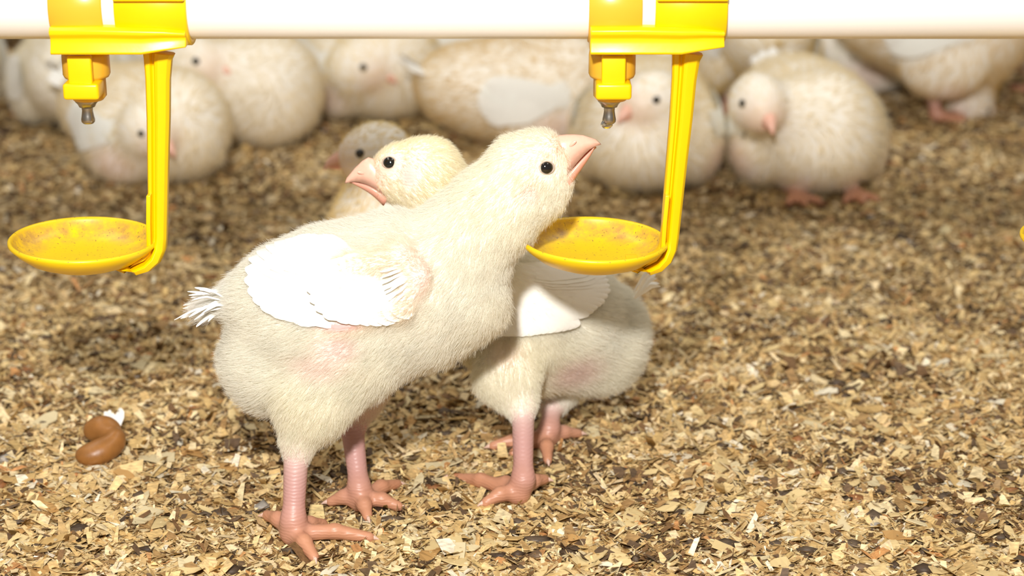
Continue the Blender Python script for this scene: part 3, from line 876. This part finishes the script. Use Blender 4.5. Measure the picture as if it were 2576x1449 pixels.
beak_parts(chick2, b0, fdir, udir, np.linalg.norm(b1 - b0), 0.0180, 0.0066, open_=0.0, low=.30, arch=.10, prof=[(0, .50), (.5, .66), (.66, .71), (.74, .66), (.8, .56), (.87, .42), (.94, .24), (.98, .12), (1, .04)], nost=(.76, .5))
for tip, dr_ in ((gp(1222, 1264, .004), (-1, -.5, 0)), (gp(1370, 1206, .005), (1, 0, 0)), (gp(1135, 1200, .002), (-1, .1, 0)), (gp(1240, 1122, .004), (-1, -.1, 0)), (gp(1378, 1158, .0035), (.1, -1, 0)), (gp(1455, 1090, .004), (1, .1, 0))):
    claw(chick2, tip + unit(dr_) * 0.0015, np.array(dr_))
for side_ in (None, Y2):
    wing = bpy.data.objects.new('wing', None); COL.objects.link(wing); wing.parent = chick2
    fan(c2[:12], wing, [(1262, 842), (1300, 842), (1345, 836), (1400, 826), (1446, 812), (1440, 796)], [(1215, 770), (1225, 740), (1240, 715), (1260, 700)], 14, 66, 0.0004, 0.0030, 0.00008, side_, bend=-.06)
    fan(c2[:12], wing, [(1470, 790), (1505, 765), (1520, 738), (1512, 712), (1490, 694)], [(1270, 740), (1275, 715), (1280, 690), (1290, 672)], 12, 52, 0.0006, 0.0040, 0.00008, side_, bend=-.04)
tail(chick2, (1600, 740), [(1650, 690), (1660, 705), (1640, 680), (1655, 720), (1630, 690)], Y2, r, w=9)

# ------------------------------------------------------------------ chicks resting behind the drinker line
GROUP = 'chicks resting behind the drinker line'
def sitting_chick(label, x0, y0, yaw, size, head_px, head_y, look, seed, fur=None, pose='sit', strands=10000, feet=True, headfur=None, wing_up=0.0):
    """x0, y0: place on the floor; yaw: heading in degrees (0 = +x, 90 = away from camera)"""
    r = np.random.default_rng(seed)
    fur = srgb(246, 232, 200) if fur is None else fur
    hf = fur if headfur is None else headfur
    ya = math.radians(yaw)
    f = np.array([math.cos(ya), math.sin(ya), 0]); s = np.array([-math.sin(ya), math.cos(ya), 0]); u = np.array([0, 0, 1.0])
    base = np.array([x0, y0, 0.0])
    W = lambda a, b, c: base + size * (f * a + s * b + u * c)
    S = size; lift = 0.030 if pose == 'stand' else 0.0
    hp = at(head_px[0], head_px[1], base[1] + head_y)
    look = unit(look)
    P = [ell(W(0, 0, .040 + lift), S * np.array([.058, .043, .041]), f, u, k=.012, L=.007, flow=-f - .3 * u, fur=fur),
         ell(W(.034, 0, .038 + lift), S * np.array([.036, .039, .038]), f, u, k=.015, L=.008, flow=-f - .6 * u, fur=fur),
         ell(W(-.044, 0, .046 + lift), S * np.array([.034, .031, .028]), f, u, k=.015, L=.007, flow=-f, fur=fur),
         ell(W(.006, .034, .028 + lift * .7), S * np.array([.034, .018, .028]), f, u, k=.010, L=.007, flow=-f * .5 - u, fur=fur),
         ell(W(.006, -.034, .028 + lift * .7), S * np.array([.034, .018, .028]), f, u, k=.010, L=.007, flow=-f * .5 - u, fur=fur),
         rc(W(.040, 0, .052 + lift), hp - look * .004 * S - u * .006 * S, .027 * S, .0165 * S, k=.014, L=.005, fur=hf),
         ell(hp, S * np.array([.0205, .0165, .0170]), look, u, k=.007, L=.0032, flow=-look, fur=hf),
         ell(hp + look * S * .010 - u * S * .003, S * np.array([.0130, .0125, .0120]), look, u, k=.006, L=.0024, flow=-look, fur=hf, skin=srgb(236, 200, 170))]
    for sg in (-1, 1):
        bl = W(.050, sg * .019, .004); 
        if pose == 'stand':
            P.append(rc(W(.004, sg * .022, .040), W(.000, sg * .022, .026), .017 * S, .006 * S, k=.008, L=.004, flow=(0, 0, -1), fur=fur))
            bl = W(.004, sg * .022, .004)
            P.append(rc(W(.000, sg * .022, .026), bl + (0, 0, .002), .0050 * S, .0045 * S, k=.004, L=0, skin=LEG))
        elif feet:
            P.append(rc(W(.022, sg * .02, .006), bl, .0048 * S, .0044 * S, k=.004, L=0, skin=LEG))
        if feet:
            for ta in (-0.5, 0.0, 0.5):
                tp = bl + S * .022 * (f * math.cos(ta) + s * math.sin(ta)); tp[2] = .0035
                P.append(rc(bl, tp, .0038 * S, .0028 * S, k=.003, L=0, skin=TOE))
    root = thing('chick', label, 'chick', base, GROUP)
    V, Q = polygonise(P, 0.0024)
    V[:, 2] = np.maximum(V[:, 2], -0.002)
    pts = [dict(c=W(.015, sg * .046, .020), r=S * np.array([.02, .02, .014]), fur=.7, skin=srgb(240, 206, 196), tint=srgb(244, 216, 202), mix=.45) for sg in (-1, 1)]
    Lf, fl, sk, fu = body_attributes(P, V, pts)
    link_mesh('body', V, Q, M_SKIN, root, sk)
    grow_down('down_plumage', V, Q, vnormals(V, Q), Lf, fl, fu, strands, 0.00019, root, r, clump=0, seg=3, wild=.2)
    # eyes, beak
    hs = unit(np.cross(u, look)); hu = np.cross(look, hs)
    for sg in (-1, 1):
        o_ = hp + look * S * .0095 + hu * S * .0035
        p = trace(P[6:8], (o_ + hs * sg * .05)[None], (-hs * sg)[None])[0]
        eye_parts(root, p - hs * sg * .0004, unit(hs * sg + look * .25), .0030 * S, hu, hero=False)
    beak_parts(root, hp + look * S * .0165 - hu * S * .0035, unit(look - .10 * hu), hu, .0165 * S, .0085 * S, .0062 * S, open_=0.0, n=7)
    # wings
    t, _ = feather_grid(8)
    q = np.array([np.array([.026, .056 - .002 * i]) + t[:, None] * (np.array([-.030 - .010 * math.sin(i * .55), .034 + .0052 * i]) - np.array([.026, .056 - .002 * i])) for i in range(6)])
    for sg in (-1, 1):
        wing = bpy.data.objects.new('wing', None); COL.objects.link(wing); wing.parent = root
        O = base + S * (f * q[..., :1] + u * (q[..., 1:] - .006 + lift)) + s * sg * .09
        CC = trace(P[:5], O.reshape(-1, 3), np.tile(-s * sg, (48, 1)), n=14).reshape(6, 8, 3)
        for i in range(6):
            C = CC[i]
            nor = np.tile(unit(s * sg + u * .25), (8, 1)); tan = unit(np.gradient(C, axis=0)); side = unit(np.cross(tan, nor)); nor = unit(np.cross(side, tan)); nor *= np.sign((nor * (s * sg)).sum(1, keepdims=True))
            feather_mesh('feather', C + nor * (.0025 + .0010 * i * t[:, None] * .5 + wing_up * t[:, None]), side, nor, .019 * S, wing, FW, r, camber=.04)
    tl = bpy.data.objects.new('tail', None); COL.objects.link(tl); tl.parent = root
    for i in range(5):
        t, _ = feather_grid(7)
        a = W(-.066, (i - 2) * .003, .056 + lift); b = W(-.088 - .003 * (i % 2), (i - 2) * .007, .066 + lift + .003 * (i % 3))
        tan = unit(b - a); nor = unit(u + .3 * s * (i - 2)); side = unit(np.cross(tan, nor)); nor = np.cross(side, tan)
        feather_mesh('feather', a + t[:, None] * (b - a), np.tile(side, (7, 1)), np.tile(nor, (7, 1)), .009 * S, tl, WHITE, r)
    return root

YB = srgb(246, 224, 166); TAN = srgb(242, 220, 176); PALE = srgb(248, 240, 218); GOLD = srgb(238, 200, 110); ROSY = srgb(244, 220, 200)
B = sitting_chick
B('chick peeking out with only its beak and eye past the yellowish chick', -.042, .285, 215, .88, (945, 378), -.035, (-.97, -.12, -.15), 11, fur=TAN, headfur=YB, feet=False)
B('chick with head sunk low beside the drinker stem, sitting under the steel pin', -.250, .532, -35, .90, (372, 322), -.050, (.72, -.62, -.35), 12, feet=False)
B('chick turned away with raised white tail, behind the low-headed chick', -.331, .679, 100, .92, (330, 120), .07, (.5, .8, 0), 13, fur=PALE, feet=False)
B('pale chick cut off at the picture edge beyond the drinker pan', -.443, .727, 120, .95, (-170, 100), .05, (-.6, .5, 0), 14, fur=PALE, feet=False)
B('chick whose face shows beside the drinker bracket, white wing feathers below', -.196, .633, -50, .98, (492, 150), -.045, (.9, -.42, -.12), 15, feet=False)
B('upright chick in profile with dark eye, above the peeking chick', -.115, .716, -50, 1.0, (900, 162), -.055, (.93, -.30, -.22), 16, headfur=YB, feet=False)
B('chick showing a broad white wing, between the upright one and the nipple', .004, .618, 15, .95, (1430, 215), .02, (.9, .3, -.2), 17, fur=TAN, wing_up=.004, feet=False)
B('pinkish chick half hidden behind the yellow nipple clip', .082, .740, 95, .90, (1500, 120), .05, (.3, .9, 0), 18, fur=ROSY, feet=False)
B('chick facing the beak of the drinking one, framed by the yellow arm', .092, .521, 258, .98, (1640, 242), -.050, (-.74, -.64, -.22), 19, feet=False)
B('chick staring at the viewer with pink beak, beyond the yellow arm', .197, .516, -82, 1.0, (1908, 252), -.062, (.20, -.94, -.28), 20)
B('chick bending forward with golden breast and raised white wing', .320, .699, -8, .98, (2440, 255), .0, (.7, .1, -.7), 21, fur=TAN, headfur=GOLD, pose='stand', wing_up=.006)
B('pinkish-cream chick at the far end of the pipe', .439, .757, 100, 1.0, (2660, 60), .05, (-.3, .9, 0), 22, fur=ROSY, pose='stand')
B('golden-necked chick standing behind the one staring at the viewer', .186, .692, 95, .92, (1925, 130), .05, (-.6, .6, -.3), 23, fur=YB, headfur=GOLD, pose='stand')
back = [('yellow chick beyond the upright one, only its back showing', -.040, .808, 160, (1010, 100), YB), ('chick half covered by the pipe behind the white-winged chick', .010, .915, 20, (1400, 80), TAN),
        ('dim chick behind the bracket chick, close under the pipe', -.165, .847, 200, (700, 90), CREAM), ('dim chick in the shade above the raised white tail', -.345, .897, 30, (390, 80), PALE),
        ('dim chick deep behind the nearest drinker arm', -.278, .802, 150, (350, 90), TAN), ('chick far back behind the yellow arm, mostly in shade', .179, .845, 60, (1870, 60), TAN),
        ('cream chick far back above the golden-breasted one', .288, .801, 190, (2080, 90), CREAM), ('pale chick far back near the pipe end', .379, .912, 20, (2460, 60), PALE),
        ('dim chick far back at the picture edge beside the raised tail', -.475, .990, 170, (-60, 60), TAN), ('yellow chick far back behind the upright one', -.128, .952, 10, (1010, 60), YB),
        ('pale chick far back over the nipple clip', .134, .967, 170, (1580, 60), PALE)]
for i, (lb, x0, y0, yw, hp_, fu_) in enumerate(back):
    B(lb, x0, y0, yw, .95, hp_, 0.01, (math.cos(math.radians(yw)), .25, -.1), 40 + i, fur=fu_, strands=6000, feet=False)

# ------------------------------------------------------------------ water line
PR = 0.0135
a_low = PITCH + math.atan((98 - CY) / F_PX)
ZP = CAM[2] - (0 - CAM[1]) * math.tan(a_low) + PR / math.cos(a_low)
def xpipe(profile_r, x0, x1, n=56):
    secs = []
    for x, rr in ((x0, profile_r), (x1, profile_r)):
        secs.append([(x, rr * math.cos(q), ZP + rr * math.sin(q)) for q in np.linspace(0, 2 * math.pi, n + 1)[:-1]])
    return loft(secs)
V, Fc = xpipe(PR, -0.9, 0.9)
pipe = link_mesh('water_pipe', V, Fc, M_PVC, None)
pipe.data.polygons.foreach_set('use_smooth', [len(p.vertices) == 4 for p in pipe.data.polygons])
tag(pipe, 'white plastic water pipe running across the top', 'pipe')
PX0 = 1528.0
REF = at(PX0, 290, 0.0)[0]
def LX(px, Y): return at(px, 300, Y)[0] - REF
def LZ(py, Y): return at(PX0, py, Y)[2]
def boxmesh(x0, x1, y0, y1, z0, z1):
    V = [(x, y, z) for x in (x0, x1) for y in (y0, y1) for z in (z0, z1)]
    return V, [(0, 1, 3, 2), (4, 6, 7, 5), (0, 4, 5, 1), (2, 3, 7, 6), (0, 2, 6, 4), (1, 5, 7, 3)]
def drinker(x_off, label):
    root = thing('nipple_drinker', label, 'drinker', (x_off, 0, 0), 'yellow nipple drinkers on the water pipe')
    def add(name, V, Fc, mat, bev=0.0, parent=root, smooth=True):
        V = np.asarray(V, float) + np.array([x_off, 0, 0])
        o = link_mesh(name, V, Fc, mat, parent, smooth=smooth)
        if bev: bevel(o, bev, 3)
        return o
    def ring(x0, x1, r0):
        secs = []
        n = 56
        prof = [(x0, PR + .0001), (x0, r0 - .0004), (x0 + .0004, r0), (x1 - .0004, r0), (x1, r0 - .0004), (x1, PR + .0001)]
        for x, rr in prof: secs.append([(x, rr * math.cos(q), ZP + rr * math.sin(q)) for q in np.linspace(0, 2 * math.pi, n + 1)[:-1]])
        return loft(secs, False)
    yb = -0.0145
    add('saddle_band', *ring(LX(1474, yb), LX(1606, yb), PR + .0014), M_AMB)
    sb = add('saddle_band', *ring(LX(1638, yb), LX(1816, yb), PR + .0024), M_YEL)
    # top lip and seam of the broad band
    add('band_lip', *boxmesh(LX(1640, yb), LX(1815, yb), -PR - .0045, -PR + .002, LZ(2, -.016), LZ(-14, -.016)), M_YEL, .0006, parent=sb)
    # bracket bar: moulded channel section swept along the pipe
    def bar_sec(px, zt, zb, yo):
        x = LX(px, -.017); zt = LZ(zt, -.018); zb = LZ(zb, -.018); h = zt - zb
        return [(x, -.0030, zt), (x, -.0165 - yo, zt), (x, -.0180 - yo, zt - .12 * h), (x, -.0180 - yo, zt - .26 * h), (x, -.0165 - yo, zt - .42 * h), (x, -.0166 - yo, zt - .62 * h),
                (x, -.0180 - yo, zt - .92 * h), (x, -.0174 - yo, zb), (x, -.0030, zb)]
    V, Fc = loft([bar_sec(1478, 70, 139, .0), bar_sec(1600, 69, 139, .0), bar_sec(1704, 72, 139, .0), bar_sec(1760, 76, 131, -.0012), bar_sec(1813, 83, 124, -.0025)])
    add('bracket_bar', V, Fc, M_YEL, .0004)
    # nipple housing
    cxh = LX(1533, 0); z = lambda py: LZ(py, 0.0)
    V, Fc = lathe([(.0030, z(128)), (.0090, z(128)), (.0092, z(140)), (.0092, z(184)), (.0086, z(192)), (.0072, z(194)), (.0072, z(240)), (.0058, z(250)), (.0030, z(250))], 40, cxh, 0)
    hs = add('nipple_housing', V, Fc, M_AMB)
    V, Fc = boxmesh(LX(1507, -.0115), LX(1567, -.0115), -.0122, -.0085, LZ(222, -.0115), LZ(141, -.0115))
    add('clip_strap', V, Fc, M_YEL, .0007)
    V, Fc = boxmesh(LX(1493, -.0125), LX(1583, -.0125), -.0136, -.0020, LZ(251, -.0125), LZ(210, -.0125))
    add('clip_block', V, Fc, M_YEL, .0012)
    cp = LX(PX0, 0)
    V, Fc = lathe([(.0047, z(247)), (.0046, z(254)), (.0036, z(261)), (.0031, z(268)), (.0010, z(268))], 32, cp, 0)
    add('steel_collar', V, Fc, M_STEEL)
    V, Fc = lathe([(.0022, z(262)), (.0022, z(272)), (.0021, z(278)), (.0024, z(290)), (.0027, z(300)), (.0026, z(306)), (.0020, z(310)), (.0004, z(311))], 32, cp, 0)
    add('trigger_pin', V, Fc, M_STEEL)
    # arm: two-lobed strut that bends under the pan
    path = [(1720, 132, 80), (1717, 150, 70), (1714, 200, 62), (1709, 300, 58), (1702, 400, 54), (1694, 520, 50), (1689, 596, 47), (1686, 622, 47), (1677, 643, 46), (1660, 657, 44), (1636, 664, 38), (1606, 664, 30), (1576, 660, 22)]
    deep = [1] * 6 + [1.0, 1.2, 1.5, 1.9, 2.2, 2.2, 1.8]
    secs = []
    for i, (px, py, w) in enumerate(path):
        x = LX(px, -.003); zz = LZ(py, -.003)
        j0, j1 = max(i - 1, 0), min(i + 1, len(path) - 1)
        d = np.array([path[j1][0] - path[j0][0], -(path[j1][1] - path[j0][1])], float); d /= np.hypot(*d)
        nx, nz = -d[1], d[0]                       # across the path in the x-z plane
        if nx < 0: nx, nz = -nx, -nz
        hw = w * 0.0001535 / 2
        prof = [(-1.0, .0006), (-1.0, -.0030), (-.85, -.0042), (-.55, -.0042), (-.38, -.0026), (-.30, -.0026), (-.16, -.0052), (.1, -.0058), (.75, -.0050), (1.0, -.0034), (1.0, .0006), (.85, .0018), (-.85, .0018)]
        secs.append([(x + hw * a * nx, yy * deep[i], zz + hw * a * nz) for a, yy in prof])
    V, Fc = loft(secs)
    add('support_arm', V, Fc, M_YEL, .0003)
    V, Fc = loft([[(LX(px - 8, -.006), -.0075, LZ(py, -.006)), (LX(px + 3, -.006), -.0075, LZ(py, -.006)), (LX(px + 3, -.006), -.002, LZ(py, -.006)), (LX(px - 8, -.006), -.002, LZ(py, -.006))] for px, py in ((1682, 490), (1677, 560), (1674, 632))])
    add('arm_fin', V, Fc, M_YEL, .0003)
    # pan
    cpx = LX(1494, 0); R = 0.0299; zr = LZ(604, 0.0)
    prof = [(.0, -.0108), (.008, -.0107), (.016, -.0096), (.0225, -.0070), (.0272, -.0034), (R, -.0006), (R, .0004), (R - .0006, .0010), (R - .0014, .0008), (R - .0018, .0),
            (.0262, -.0032), (.0228, -.0054), (.018, -.0066), (.010, -.0071), (.0, -.0072)]
    V, Fc = lathe([(max(a, 1e-5), b) for a, b in prof], 72)
    th = math.radians(1.5)
    P = np.array(V); P = np.stack([P[:, 0] * math.cos(th) + P[:, 2] * math.sin(th), P[:, 1], -P[:, 0] * math.sin(th) + P[:, 2] * math.cos(th)], 1)
    o = link_mesh('drip_pan', P, [q for q in Fc], M_PAN, None)
    o.parent = root; o.location = (cpx, 0, zr)
    return root
def x_for(px_pan): return at(px_pan, 604, 0.0)[0] - LX(1494, 0)
drinker(x_for(1494), 'yellow nipple drinker with the chick reaching up to it')
drinker(x_for(211), 'yellow nipple drinker with an empty pan, no bird at it')
drinker(x_for(2757), 'yellow nipple drinker whose pan rim just shows at the picture edge')
# drop hanging from the pin
dz = LZ(311, 0.0); dp = np.array([REF - 0.0002, -0.0004, dz - .0004])
V, Fc = lathe([(.0001, .0022), (.0018, .0016), (.0024, .0006), (.0023, -.0003), (.0015, -.0012), (.0001, -.0016)], 24)
o = link_mesh('water_drop', np.array(V) + dp, Fc, M_WATER, None)
tag(o, 'clear water drop hanging from the steel pin above the beak', 'water drop')

# ------------------------------------------------------------------ small things on the litter
g = gp(250, 1165)
dung = [ell(gp(226, 1178) + (0, .004, .0045), (.0070, .0056, .0050), k=.003, flow=(0, 0, 1)), ell(gp(262, 1172) + (0, .005, .0060), (.0062, .0060, .0052), k=.005), ell(gp(290, 1162) + (0, .006, .0080), (.0040, .005, .0052), k=.005),
        ell(gp(238, 1152) + (0, .010, .0096), (.0066, .0052, .0056), fwd=(1, 0, .3), k=.003), ell(gp(268, 1152) + (0, .009, .0100), (.0058, .0052, .0046), fwd=(1, 0, -.5), k=.005)]
V, Q = polygonise(dung, 0.0007)
o = link_mesh('dropping', V, Q, M_DUNG, None)
tag(o, 'glossy caramel-brown lobed dropping lying on the litter', 'dropping')
r = np.random.default_rng(9)
fe = thing('downy_feather', 'curled white downy feather stuck behind the caramel-brown dropping', 'feather', gp(285, 1090))
t, _ = feather_grid(9)
for i in range(6):
    a = gp(292, 1108) + (0, 0, .004); b = gp(262 + 8 * i + r.uniform(-6, 6), 1092, 0) + np.array([0, 0, .010 + .004 * r.random()])
    C = a + t[:, None] * (b - a) + np.array([0.002, 0, .003]) * np.sin(math.pi * t)[:, None] * r.uniform(-1, 1)
    tan = unit(np.gradient(C, axis=0)); nor = np.tile(unit(np.array([r.normal(0, .3), -1, .3])), (9, 1)); side = unit(np.cross(tan, nor)); nor = np.cross(side, tan)
    feather_mesh('barb_tuft', C, side, nor, .0035, fe, WHITE, r)
